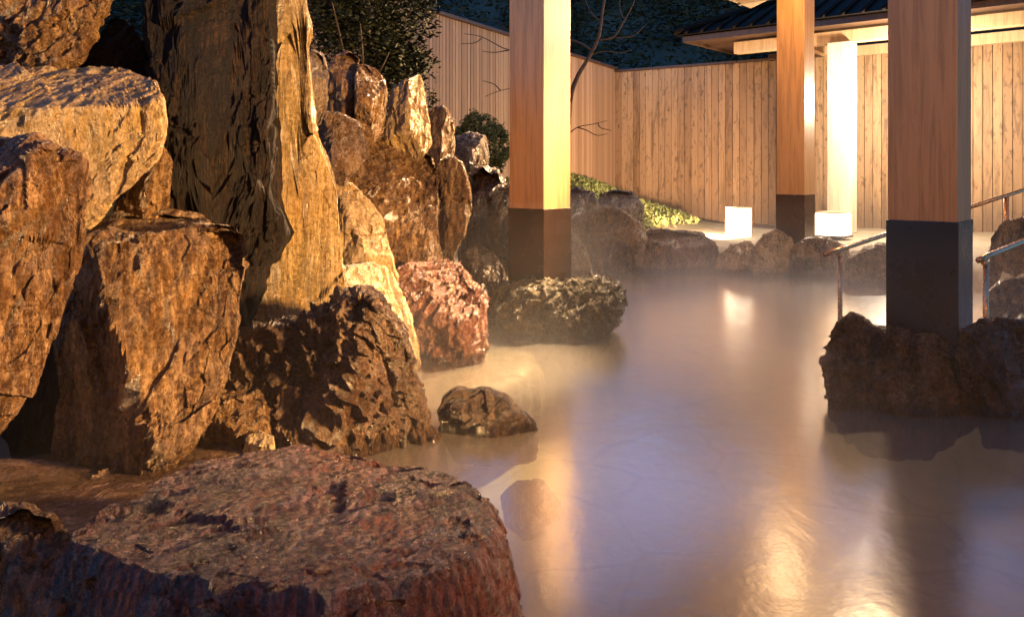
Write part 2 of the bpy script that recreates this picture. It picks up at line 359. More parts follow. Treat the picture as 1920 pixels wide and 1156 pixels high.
M['bronze'] = simple('bronze_sheet', (.05, .02, .007), .2, .5, .35, 5, .04, .4)
M['steel'] = simple('handrail_metal', (.42, .25, .13), .25, .9, .1, 12)
M['tile'] = simple('roof_tile', (.010, .007, .005), .7, 0, .4, 9, .2, .05)
M['bark'] = simple('tree_bark', (.05, .032, .02), .8, 0, .4, 14, .6)
M['paving'] = simple('terrace_stone', (.42, .34, .26), .6, 0, .3, 4, .3)
M['soil'] = simple('soil', (.09, .065, .035), .9, 0, .5, 3, .6)
M['hill'] = simple('hillside', (.03, .04, .03), .95, 0, .5, .5, .5)
def emit(name, col, s):
    b = NB(name); b.b.inputs['Base Color'].default_value = (.9, .88, .8, 1); b.b.inputs['Emission Color'].default_value = (*col, 1)
    b.b.inputs['Emission Strength'].default_value = s; return b.m
M['lantern'] = emit('lantern_paper', (1, .86, .62), 2.4)
def leaf_mat(name, a, c):
    b = NB(name); n = b.noise(b.coords(), 5, 5, .7); n2 = b.noise(b.coords(), 60, 2, .5)
    b.l(b.mix(b.math('ADD', b.math('MULTIPLY', n, .5), b.math('MULTIPLY', n2, .5)), a, c), b.b.inputs['Base Color'])
    b.b.inputs['Specular IOR Level'].default_value = .15; b.b.inputs['Roughness'].default_value = .7; b.b.inputs['Transmission Weight'].default_value = 0
    return b.m
M['leaf_dark'] = leaf_mat('dark_foliage', (.006, .009, .003), (.024, .028, .010))
M['leaf_bush'] = leaf_mat('bush_foliage', (.05, .07, .03), (.15, .18, .07))
M['leaf_cover'] = leaf_mat('ground_cover_leaf', (.10, .13, .03), (.34, .34, .12))
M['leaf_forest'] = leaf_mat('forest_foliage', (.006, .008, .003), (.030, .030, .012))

# ------------------------------------------------------------------ structure: ground, water, hill
E1 = Vector((math.cos(R(40.5)), -math.sin(R(40.5)), 0)); E2 = Vector((math.sin(R(40.5)), math.cos(R(40.5)), 0))
POOL = [(-6, -2), (-6, 2.2), (-2.2, 2.6), (-1.6, 3.6), (-1.0, 4.6), (-.45, 5.3), (-.35, 6.3), (.3, 7.4), (.5, 8.6), (1.6, 8.85), (2.6, 8.75), (3.3, 8.6), (3.9, 8.0), (4.3, 7.0), (5.2, 6.4), (7, 6), (8, -2)]
def inside_dist(X, Yy, poly):
    poly = np.array(poly); ins = np.zeros(X.shape, bool); dmin = np.full(X.shape, 1e9)
    for i in range(len(poly)):
        a = poly[i]; b = poly[(i + 1) % len(poly)]
        ins ^= ((a[1] > Yy) != (b[1] > Yy)) & (X < (b[0] - a[0]) * (Yy - a[1]) / (b[1] - a[1] + 1e-12) + a[0])
        e = b - a; t = np.clip(((X - a[0]) * e[0] + (Yy - a[1]) * e[1]) / (e @ e), 0, 1)
        dmin = np.minimum(dmin, np.hypot(X - a[0] - t * e[0], Yy - a[1] - t * e[1]))
    return np.where(ins, -dmin, dmin)
def sstep(a, b, x):
    t = np.clip((x - a) / (b - a), 0, 1); return t * t * (3 - 2 * t)
def ground_h(X, Yy):
    d = inside_dist(X, Yy, POOL)
    left = sstep(1.9, -.8, X - .12 * (Yy - 8))                 # garden bank rises to the left
    land = .24 + .72 * left * sstep(7, 12, Yy) + .9 * sstep(-.3, -2.0, X) * sstep(2, 4, Yy) + .35 * sstep(9.4, 13, Yy) * sstep(3.6, 1.5, X)
    return np.where(d < 0, -.55 + .5 * sstep(-.35, 0, d), np.minimum(-.05 + d * 2.2, land)) 
def grid(name, x0, x1, y0, y1, nx, ny, hf, mat, kind='structure'):
    X, Yy = np.meshgrid(np.linspace(x0, x1, nx + 1), np.linspace(y0, y1, ny + 1), indexing='ij'); Z = hf(X, Yy)
    V = np.stack([X, Yy, Z], -1).reshape(-1, 3); i = (np.arange(nx)[:, None] * (ny + 1) + np.arange(ny)[None, :]).ravel()
    o = mesh_np(name, V, np.stack([i, i + ny + 1, i + ny + 2, i + 1], -1), mat); tag(o, kind=kind); return o
def gh(X, Yy):
    z = ground_h(X, Yy); p = np.stack([X.ravel(), Yy.ravel(), X.ravel() * 0], -1)
    return z + .03 * fbm(p * 2.2, 3).reshape(X.shape) * (z > 0)
b = NB('garden_ground'); o_ = b.coords(); n = b.noise(o_, 6, 8, .7); vo = b.n('ShaderNodeTexVoronoi', feature='DISTANCE_TO_EDGE'); wv = b.n('ShaderNodeTexNoise'); b.l(o_, wv.inputs['Vector']); wv.inputs['Scale'].default_value = 2.2; wv.inputs['Detail'].default_value = 5; b.l(b.mix(.22, o_, wv.outputs['Color']), vo.inputs['Vector']); vo.inputs['Scale'].default_value = 1.7
ge = b.n('ShaderNodeNewGeometry'); sx = b.n('ShaderNodeSeparateXYZ'); b.l(ge.outputs['Position'], sx.inputs[0])
stone = b.mix(n, (.19, .155, .10), (.33, .27, .18)); stone = b.mix(b.ramp(vo.outputs['Distance'], [(0.0, .32), (.03, 0.0)]), stone, (.10, .08, .055))
soil = b.mix(n, (.07, .055, .025), (.17, .14, .06))
b.l(b.mix(b.ramp(b.math('ADD', sx.outputs[2], b.math('MULTIPLY', n, .06)), [(.30, 0.0), (.34, 1.0)]), stone, soil), b.b.inputs['Base Color']); b.b.inputs['Roughness'].default_value = .8
b.l(b.bump(n, .5, .02), b.b.inputs['Normal']); M['ground'] = b.m
grid('ground', -14, 16, -6, 22, 240, 224, gh, M['ground'])

b = NB('hot_spring_water'); t = b.t; o_ = b.coords()
b.t.nodes.remove(b.b)
gl = b.n('ShaderNodeBsdfGlossy'); df = b.n('ShaderNodeBsdfDiffuse'); tr = b.n('ShaderNodeBsdfTransparent'); m1 = b.n('ShaderNodeMixShader'); m2 = b.n('ShaderNodeMixShader'); fr = b.n('ShaderNodeFresnel')
gl.inputs['Roughness'].default_value = .2; gl.inputs['Color'].default_value = (1, 1, 1, 1)
df.inputs['Color'].default_value = (.46, .39, .29, 1); tr.inputs['Color'].default_value = (.72, .76, .66, 1)
m1.inputs[0].default_value = .2; b.l(tr.outputs[0], m1.inputs[1]); b.l(df.outputs[0], m1.inputs[2])
h = b.math('ADD', b.noise(b.coords(scale=(1, .55, 1)), 5, 3, .55, .4), b.math('MULTIPLY', b.noise(o_, 60, 3, .6), .12))
nb = b.bump(h, .055, .05); b.l(nb, gl.inputs['Normal']); fr.inputs['IOR'].default_value = 1.5; b.l(nb, fr.inputs['Normal'])
fx = b.math('MINIMUM', b.math('MULTIPLY', fr.outputs[0], 1.9), .78); b.l(fx, m2.inputs[0]); b.l(m1.outputs[0], m2.inputs[1]); b.l(gl.outputs[0], m2.inputs[2]); b.l(m2.outputs[0], b.out.inputs[0])
M['water'] = b.m
grid('pool_water', -8, 10, -4, 10.5, 2, 2, lambda X, Y_: X * 0, M['water'])

def hill_h(X, Yy):
    p = np.stack([X.ravel(), Yy.ravel(), X.ravel() * 0], -1)
    d = np.hypot(X * .8, Yy)
    return -1 + sstep(17, 60, d) * 17.5 + 2.2 * fbm(p * .06, 4).reshape(X.shape) * sstep(18, 30, d)
grid('hill', -70, 70, 16, 70, 100, 60, hill_h, M['hill'])
def leaf_cloud(C, size, mat, name, parent=None, loc=None, jitter=.5, aspect=1.6, up=.3):
    """one small quad leaf at every centre in C"""
    n = len(C); a = rng.normal(size=(n, 3)); a[:, 2] *= up; a /= np.linalg.norm(a, axis=1)[:, None] + 1e-9
    r = rng.normal(size=(n, 3)); bb = np.cross(a, r); bb /= np.linalg.norm(bb, axis=1)[:, None] + 1e-9
    s = size * (1 + jitter * (rng.rand(n, 1) - .5) * 2); a = a * s * aspect; bb = bb * s
    V = np.stack([C - a, C + bb * .6, C + a, C - bb * .6], 1).reshape(-1, 3); Q = np.arange(4 * n).reshape(-1, 4)
    return mesh_np(name, V, Q, mat, parent, loc, smooth=False)
# wooded hillside: trees built as crowns of leaves, one mass
C = []
for k in range(620):
    x = rng.uniform(-26, 34); y = rng.uniform(19, 46)
    z = float(hill_h(np.array([[x]]), np.array([[y]]))[0, 0]); s = rng.uniform(1.0, 2.0)
    m = 230; q = rng.normal(size=(m, 3)); q /= np.linalg.norm(q, axis=1)[:, None]; q *= (rng.rand(m, 1) ** .4)
    C.append(np.array([x, y, z + s * 1.1]) + q * s * np.array([.9, .9, 1.3]))
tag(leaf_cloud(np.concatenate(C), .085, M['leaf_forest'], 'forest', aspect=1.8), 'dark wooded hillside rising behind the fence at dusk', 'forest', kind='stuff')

# ------------------------------------------------------------------ fence (two runs)
def fence(name, label, A, B, z0, z1, mat, pitch, gap, wd=.022):
    A = Vector(A); B = Vector(B); L = (B - A).length; d = (B - A).normalized(); ang = math.atan2(d.y, d.x)
    root = empty(name, (A.x, A.y, 0), label, 'fence', rz=ang); bm = bmesh.new(); k = 0; x = 0
    while x < L - pitch * .5:
        w_ = pitch - gap; j = random.uniform(-.004, .004)
        add_box(bm, (x + w_ / 2, j, (z0 + z1) / 2), (w_, wd, z1 - z0)); x += pitch
    bm_obj('boards', bm, mat, root, bevel=.003)
    bm = bmesh.new(); add_box(bm, (L / 2, .06 * (1 if True else 0), (z0 + z1) / 2), (L, .03, z1 - z0 - .04)); bm_obj('backing', bm, M['fence_plain'], root)
    bm = bmesh.new(); add_box(bm, (L / 2, .02, z1 + .022), (L + .06, .14, .04)); bm_obj('cap_rail', bm, M['darkwood'], root, bevel=.004)
    return root
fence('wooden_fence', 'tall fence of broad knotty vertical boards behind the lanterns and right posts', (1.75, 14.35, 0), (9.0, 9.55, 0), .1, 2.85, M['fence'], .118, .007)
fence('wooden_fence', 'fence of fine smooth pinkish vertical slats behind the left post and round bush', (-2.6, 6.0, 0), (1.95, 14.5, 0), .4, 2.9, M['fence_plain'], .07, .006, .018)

# ------------------------------------------------------------------ pavilion over the pool
S = .30
def corner(px, Y): return Vector(((px - HX) / F * Y, Y, 0))
# nearest vertical edge of each post, then its centre
Lc = corner(1019, 5.30) + (E1 * -.5 + E2 * .5) * S
Rc = corner(1795, 3.66) + (E1 * -.5 + E2 * .5) * S
Mc = corner(1508, 8.45) + (E1 * -.5 + E2 * .5) * S
Nc = Mc + (Rc - Lc)
ang = math.atan2(E1.y, E1.x)
pav = empty('pavilion', (Lc.x, Lc.y, 0), 'timber pavilion whose square posts stand on rocks in the pool', 'pavilion', rz=ang)
Mi = pav.matrix_basis.inverted() if False else Matrix.Rotation(-ang, 4, 'Z') @ Matrix.Translation((-Lc.x, -Lc.y, 0))
def make_post(ctr, zc0, zc1, ztop, clad, parent, Minv, s=S):
    c = Minv @ ctr; bm = bmesh.new(); add_box(bm, (0, 0, (zc1 - .02 + ztop) / 2), (s, s, ztop - zc1 + .02)); p = bm_obj('post', bm, M['post'], parent, (c.x, c.y, 0), bevel=.006)
    t = .006; bm = bmesh.new(); add_box(bm, (0, 0, (zc0 + zc1) / 2), (s + 2 * t, s + 2 * t, zc1 - zc0)); bm_obj('metal_cladding', bm, clad, p, bevel=.003)
    return p
make_post(Lc, .25, .845, 3.0, M['bronze'], pav, Mi)
make_post(Rc, .25, .865, 3.0, M['slate'], pav, Mi)
make_post(Mc, .20, .845, 3.0, M['bronze'], pav, Mi)
make_post(Nc, .20, .845, 3.0, M['bronze'], pav, Mi)
lc = [Mi @ p for p in (Lc, Rc, Nc, Mc)]
x1_, y1_ = lc[1].x, lc[3].y
for (cx_, cy_, sx_, sy_) in ((x1_ / 2, 0, x1_ + 1.0, .14), (x1_ / 2, y1_, x1_ + 1.0, .14)):
    bm = bmesh.new(); add_box(bm, (cx_, cy_, 3.11), (sx_, sy_, .22)); bm_obj('beam', bm, M['beam'], pav, bevel=.005)
for cx_ in (0, x1_):
    bm = bmesh.new(); add_box(bm, (cx_, y1_ / 2, 3.13), (.14, y1_ + 1.0, .18)); bm_obj('beam', bm, M['beam'], pav, bevel=.005)
# rafters running down over the eaves, boarded roof above
rise = .34; half = x1_ / 2; over = .62
k = -.55
while k < y1_ + .6:
    for sgn in (-1, 1):
        a = Vector((half, k, 3.27 + half * rise)); e_ = Vector((half + sgn * (half + over), k, 3.27 - over * rise))
        bm = bmesh.new(); d = e_ - a; L = d.length; Mt = Matrix.Translation((a + e_) / 2) @ d.to_track_quat('X', 'Z').to_matrix().to_4x4()
        add_box(bm, (0, 0, 0), (L, .055, .085), Mt); bm_obj('rafter', bm, M['beam'], pav, bevel=.003)
    k += .42
for sgn in (-1, 1):
    a = Vector((half, y1_ / 2, 3.33 + half * rise)); e_ = Vector((half + sgn * (half + over + .08), y1_ / 2, 3.33 - (over + .08) * rise)); d = e_ - a
    Mt = Matrix.Translation((a + e_) / 2) @ d.to_track_quat('X', 'Z').to_matrix().to_4x4(); bm = bmesh.new(); add_box(bm, (0, 0, 0), (d.length, y1_ + 1.5, .025), Mt)
    rf = bm_obj('roof', bm, M['beam'], pav)
    bm = bmesh.new(); 
    for q in range(int((y1_ + 1.5) / .22)): add_box(bm, (0, -(y1_ + 1.5) / 2 + .11 + q * .22, .04), (d.length + .06, .19, .05), Mt)
    bm_obj('roof_tiles', bm, M['tile'], rf, bevel=.015)

blocker = empty('sky_blocker', (0, -2.6, 0), 'added unseen wall and deep eave blocking sky light behind the viewer', 'light blocker')  # put in out of view to keep sky light off post fronts
bm = bmesh.new(); add_box(bm, (0, 0, 2.2), (18, .2, 4.6)); bm_obj('wall', bm, M['fence_plain'], blocker)
bm = bmesh.new(); add_box(bm, (0, .9, 3.9), (18.6, 2.2, .12)); add_box(bm, (0, 2.02, 3.86), (18.6, .05, .2)); bm_obj('eave', bm, M['darkwood'], blocker)
# ------------------------------------------------------------------ walkway roof behind
Wp = corner(1579, 11.0); C0 = Wp - E2 * .60 - E1 * 2.12
walk = empty('roofed_walkway', (C0.x, C0.y, 0), 'tiled walkway roof on a pale square post in front of the knotty fence', 'walkway', rz=ang)
Mw = Matrix.Rotation(-ang, 4, 'Z') @ Matrix.Translation((-C0.x, -C0.y, 0))
bm = bmesh.new(); wl = Mw @ Wp; add_box(bm, (0, 0, 1.55), (.30, .30, 2.6)); bm_obj('post', bm, M['pale_timber'], walk, (wl.x, wl.y, 0), bevel=.005)
bm = bmesh.new(); add_box(bm, (0, 0, 1.55), (.30, .30, 2.6)); bm_obj('post', bm, M['pale_timber'], walk, (wl.x + 3.4, wl.y, 0), bevel=.005)
LW = 8.5; DW = 2.3; ze = 3.06
bm = bmesh.new(); add_box(bm, (LW / 2 + .22, wl.y, 2.93), (LW - .7, .16, .17)); bm_obj('beam', bm, M['beam'], walk, bevel=.005)
bm = bmesh.new(); add_box(bm, (LW / 2 + .22, wl.y + 1.25, 2.9), (LW - .7, .13, .15)); bm_obj('beam', bm, M['beam'], walk, bevel=.005)
for q in range(4):
    bm = bmesh.new(); add_box(bm, (wl.x - .55 + q * 1.7, wl.y + .55, 2.90), (.12, 2.1, .13)); bm_obj('cross_beam', bm, M['beam'], walk, bevel=.004)
bm = bmesh.new(); add_box(bm, (LW / 2, DW / 2, ze + .0), (LW - .1, DW - .1, .02)); bm_obj('soffit', bm, M['darkwood'], walk)
q = 0.35
bm = bmesh.new()
add_box(bm, (LW / 2, .02, ze - .01), (LW, .04, .085)); add_box(bm, (.02, DW / 2 + .02, ze - .01), (.04, DW - .05, .085)); bm_obj('fascia', bm, M['darkwood'], walk, bevel=.004)
bm = bmesh.new(); rh = .62
pts = [(-.06, -.08, ze + .05), (LW, -.08, ze + .05), (LW, DW + .06, ze + .05), (-.06, DW + .06, ze + .05), (1.15, DW / 2, ze + rh), (LW, DW / 2, ze + rh)]
vs = [bm.verts.new(p) for p in pts]
for f in ((0, 1, 5, 4), (2, 3, 4, 5), (3, 0, 4), (1, 2, 5), (3, 2, 1, 0)): bm.faces.new([vs[i] for i in f])
rf = bm_obj('tiled_roof', bm, M['tile'], walk)
bm = bmesh.new()
nrm = 34
for i in range(nrm):                              # round cover tiles running up the front slope
    x = .1 + i * .25; 
    if x > LW: break
    top = min(1.0, max(.0, (x + .06) / 1.21)); add_tube(bm, [(x, -.10, ze + .065), (x, -.08 + (DW / 2 + .08) * top, ze + .065 + (rh - .05) * top)], .028, 6)
for i in range(9):                                # and up the hip end
    y = .02 + i * .27; t_ = 1 - abs(y - DW / 2) / (DW / 2 + .07); add_tube(bm, [(-.09, y, ze + .065), (-.06 + 1.21 * t_, y, ze + .065 + (rh - .05) * t_)], .028, 6)
add_tube(bm, [(-.08, -.1, ze + .09), (1.15, DW / 2, ze + rh + .04)], .05, 8); add_tube(bm, [(-.08, DW + .08, ze + .09), (1.15, DW / 2, ze + rh + .04)], .05, 8); add_tube(bm, [(1.1, DW / 2, ze + rh + .04), (LW, DW / 2, ze + rh + .04)], .06, 8)
bm_obj('cover_tiles', bm, M['tile'], rf, smooth=True)

# ------------------------------------------------------------------ lanterns
def lantern(label, px, Y, zb, w_, h_, rz):
    c = corner(px, Y); o = empty('floor_lantern', (c.x, c.y, zb), label, 'lantern', 'glowing lanterns on the far terrace', rz)
    bm = bmesh.new(); add_box(bm, (0, 0, .03 + (h_ - .05) / 2), (w_, w_, h_ - .05)); bm_obj('paper_shade', bm, M['lantern'], o, bevel=.01)
    bm = bmesh.new(); add_box(bm, (0, 0, .015), (w_ + .03, w_ + .03, .03)); bm_obj('base', bm, M['darkwood'], o, bevel=.004)
    bm = bmesh.new(); add_box(bm, (0, 0, h_ - .01), (w_ + .004, w_ + .004, .015)); add_box(bm, (0, 0, h_ * .5), (w_ + .006, w_ + .006, .006))
    for sx_ in (-1, 1):
        for sy_ in (-1, 1): add_box(bm, (sx_ * w_ / 2, sy_ * w_ / 2, h_ / 2 + .01), (.014, .014, h_ - .04))
    bm_obj('frame', bm, M['beam'], o, bevel=.002)
lantern('tall glowing box lantern standing alone between the garden bank and the middle post', 1385, 10.2, .22, .22, .42, R(20))
lantern('squat glowing box lantern at the foot of the pale rear post', 1562, 10.0, .27, .34, .32, R(48))

# ------------------------------------------------------------------ handrails
def handrail(label, base, d, L, slope, zt, extra=()):
    o = empty('handrail', base, label, 'handrail', 'handrails of the pool steps')
    bm = bmesh.new(); add_tube(bm, [(0, 0, -.3), (0, 0, zt - .03)], .017, 12); bm_obj('rail_post', bm, M['steel'], o, smooth=True)
    bm = bmesh.new(); add_tube(bm, [(d[0] * L * .7, d[1] * L * .7, -.3), (d[0] * L * .7, d[1] * L * .7, zt + slope * L * .7)], .022, 12); bm_obj('rail_post', bm, M['steel'], o, smooth=True)
    pts = [(-d[0] * .02, -d[1] * .02, zt - .05), (0, 0, zt - .01), (d[0] * .08, d[1] * .08, zt + .012), (d[0] * L, d[1] * L, zt + slope * L)]
    bm = bmesh.new(); add_tube(bm, spline(pts, 4), .019, 12); bm_obj('rail', bm, M['steel'], o, smooth=True)
dr = (.83, .557)
handrail('far metal handrail starting left of the large right post', (2.42, 5.9, 0), dr, 3.6, .14, .52)
handrail('near metal handrail starting just right of the large right post', (3.02, 5.1, 0), dr, 2.2, .14, .55)

# ------------------------------------------------------------------ rocks
G = 'rocks of the rock wall'
rock('rock', 'coarse orange boulder in the top left corner above the big smooth one', [(-160, -120), (230, -120), (222, -20), (205, 5), (175, 60), (150, 112), (60, 150), (-160, 160)], 3.7, .35, M['ochre'], 80, grain=40, rough=.02, stri=.02, ncut=2, cuts=[(.3, -.2, .9)])
rock('rock', 'small dark wedge of rock beside the top of the shadow-painted monolith', [(140, 150), (190, 60), (210, 35), (238, 40), (268, 80), (285, 135), (275, 190), (200, 190)], 3.85, .2, M['black'], 40, grain=50)
rock('rock', 'big smooth rounded olive brown boulder at the upper left', [(-140, 150), (-60, 122), (60, 120), (190, 120), (252, 132), (288, 148), (302, 200), (304, 240), (292, 290), (250, 340), (200, 382), (120, 470), (-140, 520)], 3.35, .42, M['olive'], 115, grain=70, e=.42, ncut=1, cuts=[(.1, 1.9, 1.75), (-.1, -.5, 1.1)], stri=.008, strata=.006, crack=.012, rough=.006, lump=.015)
rock('rock', 'blue-topped slanting ochre rock at the left edge', [(-160, 300), (-60, 262), (0, 258), (68, 260), (104, 284), (150, 300), (164, 345), (152, 400), (146, 480), (112, 570), (82, 640), (40, 730), (-10, 800), (-100, 900), (-200, 900)], 2.55, .34, M['ochre_diag'], 115, grain=57, e=.5, ncut=1, cuts=[(-.3, 1.6, 1.45), (.7, -.1, .95)], stri=.014, strata=.03, crack=.03, layer=(1, -.2, -.5), rough=.007)
rock('rock', 'narrow brown rock wedged between the smooth boulder and the shadow-painted monolith', [(200, 440), (222, 380), (262, 320), (300, 262), (322, 300), (318, 380), (300, 440)], 3.5, .15, M['ochre'], 50, grain=68)
rock('rock', 'low orange ledge on top of the big stepped rock', [(150, 470), (175, 425), (215, 402), (300, 394), (380, 404), (400, 425), (380, 470)], 3.42, .25, M['ochre'], 50, grain=5, cuts=[(0, 2.2, 1.2)], rough=.003, crack=.01)
rock('rock', 'towering monolith streaked with bark-like ribs, post shadow painted as near black', [(268, -140), (502, -140), (508, 100), (515, 250), (516, 370), (542, 445), (505, 500), (475, 560), (450, 660), (330, 660), (300, 400), (318, 290), (302, 200), (280, 120)], 3.75, .22, M['black'], 120, grain=89, e=.4, ncut=1, stri=.022, strata=.03, crack=.03, layer=(1, -.2, 0), rough=.006, lump=.015)  # cast shadow of the left post is put into this rock's colour
rock('rock', 'tall smooth yellow slab standing right of the shadow-painted monolith', [(495, -140), (556, -140), (574, 0), (580, 100), (584, 235), (612, 300), (632, 355), (640, 480), (650, 560), (640, 700), (420, 700), (430, 560), (452, 500), (490, 440), (505, 400), (500, 200)], 4.0, .24, M['gold'], 120, grain=89, e=.4, ncut=0, cuts=[(.5, .0, .9)], stri=.010, strata=.014, crack=.016, layer=(1, -.3, 0), rough=.003, lump=.015)
rock('rock', 'big stepped ochre rock with a flat top in the left foreground', [(60, 990), (95, 870), (120, 720), (112, 610), (140, 500), (160, 445), (190, 430), (300, 432), (380, 418), (440, 413), (462, 440), (468, 490), (452, 560), (440, 625), (418, 700), (392, 745), (366, 800), (320, 860), (262, 900), (235, 1000)], 3.15, .42, M['ochre'], 130, grain=78, e=.45, ncut=2, cuts=[(.15, 2.6, 2.3), (-.75, .0, .85), (.5, .2, 1.02)], stri=.005, strata=.014, crack=.03, rough=.008, lump=.02)
rock('rock', 'pale blue-edged stone at the right shoulder of the yellow slab', [(560, 110), (588, 92), (606, 98), (614, 140), (610, 205), (600, 235), (560, 240)], 4.6, .15, M['grey'], 40, cuts=[(.6, 1.4, 1.2)])
rock('rock', 'upright cracked ochre rock with a blue rim, left one of the topmost pair', [(616, 200), (618, 130), (626, 104), (655, 94), (672, 105), (674, 150), (672, 255), (636, 262), (610, 240)], 5.2, .25, M['ochre'], 55, grain=84, cuts=[(.2, 1.8, 1.3)])
rock('rock', 'upright ochre rock under the dark shrub, right one of the topmost pair', [(668, 118), (690, 120), (720, 148), (723, 190), (716, 250), (690, 275), (666, 260)], 5.15, .25, M['ochre'], 55, grain=86, cuts=[(.5, 1.8, 1.2)])
rock('rock', 'shadowy brown rock filling the gap right of the yellow slab', [(580, 240), (606, 210), (640, 215), (674, 235), (690, 290), (650, 330), (630, 400), (600, 380)], 4.8, .22, M['brown'], 55, grain=75)
rock('rock', 'leaf-shaped olive rock standing under the edge of the dark shrub', [(715, 270), (722, 205), (740, 170), (762, 148), (788, 138), (798, 200), (806, 270), (780, 310), (730, 300)], 5.5, .22, M['olive'], 50, grain=84)
rock('rock', 'narrow upright rock beside the leafy twig', [(790, 300), (798, 220), (812, 202), (832, 200), (850, 225), (852, 275), (842, 312), (815, 320)], 5.9, .2, M['ochre'], 45, grain=88, cuts=[(-.9, 0, .6)])
rock('rock', 'large ochre boulder with a pale blue patch on its top', [(630, 330), (646, 292), (664, 266), (692, 245), (735, 250), (776, 262), (810, 288), (822, 320), (820, 400), (824, 500), (800, 580), (640, 580), (628, 430)], 5.35, .42, M['ochre'], 95, grain=62, e=.5, ncut=1, cuts=[(.35, 1.35, 1.0), (.1, .1, .95)], stri=.02, strata=.012, crack=.02, rough=.01)
rock('rock', 'olive slab leaning low against the large blue-patched boulder', [(622, 330), (640, 334), (664, 346), (702, 388), (722, 424), (740, 500), (752, 580), (640, 600), (620, 480)], 4.75, .2, M['olive'], 65, grain=60, cuts=[(.6, 1.2, 1.0)])
rock('rock', 'rounded ochre rock leaning right of the large blue-patched boulder', [(806, 330), (826, 300), (850, 290), (868, 306), (880, 350), (880, 400), (868, 445), (850, 480), (840, 560), (800, 560)], 5.6, .25, M['ochre'], 60, grain=70)
rock('rock', 'small grey upright rock below the round clipped bush', [(845, 300), (852, 258), (880, 249), (910, 254), (917, 290), (912, 330), (880, 360), (862, 330)], 6.6, .25, M['grey'], 45, cuts=[(-.3, 1.5, 1.2)])
rock('rock', 'blue tinted stacked rock in shade left of the left post', [(880, 400), (880, 325), (905, 308), (936, 322), (950, 350), (955, 430), (950, 560), (880, 560), (862, 480)], 6.3, .3, M['grey'], 65, cuts=[(-.1, 1.6, .9)], rough=.024)
rock('rock', 'ochre rock half hidden behind the left post', [(912, 370), (925, 350), (960, 340), (1000, 350), (1020, 420), (1010, 520), (930, 520), (915, 430)], 6.0, .2, M['ochre'], 50, grain=72)
rock('rock', 'low dark rock between the reddish boulder and the left post', [(850, 560), (862, 480), (890, 455), (925, 470), (945, 505), (950, 590), (900, 640), (860, 640)], 5.7, .25, M['brown'], 55, cuts=[(.2, 1.2, 1.0)])
rock('rock', 'pale yellow leaning slab beside the reddish boulder', [(620, 510), (650, 494), (700, 488), (730, 500), (752, 545), (770, 600), (790, 680), (780, 730), (650, 740), (620, 620)], 4.6, .25, M['pale'], 70, grain=108, ncut=0, cuts=[(.6, .6, .9)])
rock('rock', 'coarse reddish pink boulder at the water edge', [(738, 520), (752, 498), (800, 490), (832, 487), (862, 494), (886, 528), (905, 552), (910, 610), (905, 680), (880, 720), (800, 720), (780, 640), (756, 570)], 4.85, .36, M['red'], 85, grain=60, e=.55, ncut=2, cuts=[(.1, 1.3, 1.1)], stri=.006, strata=.0, rough=.02, lump=.02, crack=.02)
rock('rock', 'dark flaky boulder with rusty chips in the middle foreground', [(425, 680), (440, 645), (470, 620), (560, 602), (620, 585), (650, 550), (672, 548), (706, 562), (742, 612), (770, 670), (794, 760), (808, 850), (800, 930), (600, 960), (440, 930), (405, 800), (412, 730)], 3.35, .38, M['brown'], 125, grain=128, e=.5, ncut=2, cuts=[(-.5, .5, .75), (.7, .1, .95)], stri=.012, strata=.026, crack=.04, rough=.028, lump=.03, layer=(.8, -.3, .6))
rock('rock', 'small ochre stone in front of the dark flaky boulder', [(372, 830), (384, 785), (402, 756), (432, 744), (488, 742), (508, 782), (504, 830), (440, 850)], 3.1, .14, M['ochre'], 55, grain=70, rough=.012)
rock('rock', 'pebble of pale stone touching the flat plum rock', [(455, 850), (462, 818), (486, 808), (512, 820), (516, 850)], 3.0, .06, M['pale'], 24, stri=.004, strata=.003, crack=.004, rough=.004)
rock('rock', 'rough brown rock in the bottom left corner', [(-160, 1000), (-60, 958), (50, 948), (100, 962), (128, 1005), (152, 1050), (166, 1120), (160, 1300), (-160, 1300)], 1.85, .16, M['brown'], 70, grain=110, cuts=[(0, 1.5, 1.1)], rough=.008, stri=.01, strata=.012)
# rock coloured near black to stand for the shade of the recess
rock('rock', 'rock painted near black as shade deep in the gap between the two left foreground rocks', [(-160, 700), (40, 640), (120, 580), (150, 620), (150, 800), (120, 1000), (-140, 1040)], 3.12, .05, M['black'], 60, grain=70)
def pxz(x, y, z): Y = (CZ - z) * F / (y - HY); return ((x - HX) / F * Y, Y)
top = [pxz(x, y, .27) for x, y in [(150, 1010), (215, 945), (330, 885), (450, 852), (560, 836), (640, 856), (760, 880), (860, 902), (905, 930), (900, 1000), (840, 1060), (600, 1100), (420, 1075), (280, 1060)]]
slab('flat_rock', 'wide flat plum and rust coloured rock in the bottom foreground', top[::-1], .27, -.5, M['plum'], 150, belly=.085, tops=[(-.06, .03, .20)], stri=.006, strata=.006, crack=.022, rough=.006, lump=.012)
led = [pxz(x, y, .03) for x, y in [(-160, 1010), (-160, 850), (60, 850), (220, 880), (300, 860), (380, 815), (470, 800), (540, 815), (540, 860), (400, 900), (260, 960), (160, 1040), (60, 1050)]]
slab('wet_ledge', 'low wet grey brown ledge between the stepped rock and the flat plum rock', led[::-1], .035, -.4, M['wet'], 90, belly=.02, stri=.003, strata=.0, crack=.006, rough=.003, lump=.006, seed=61)
led = [pxz(x, y, -.03) for x, y in [(770, 720), (800, 660), (900, 640), (990, 650), (1010, 680), (930, 715), (840, 745)]]
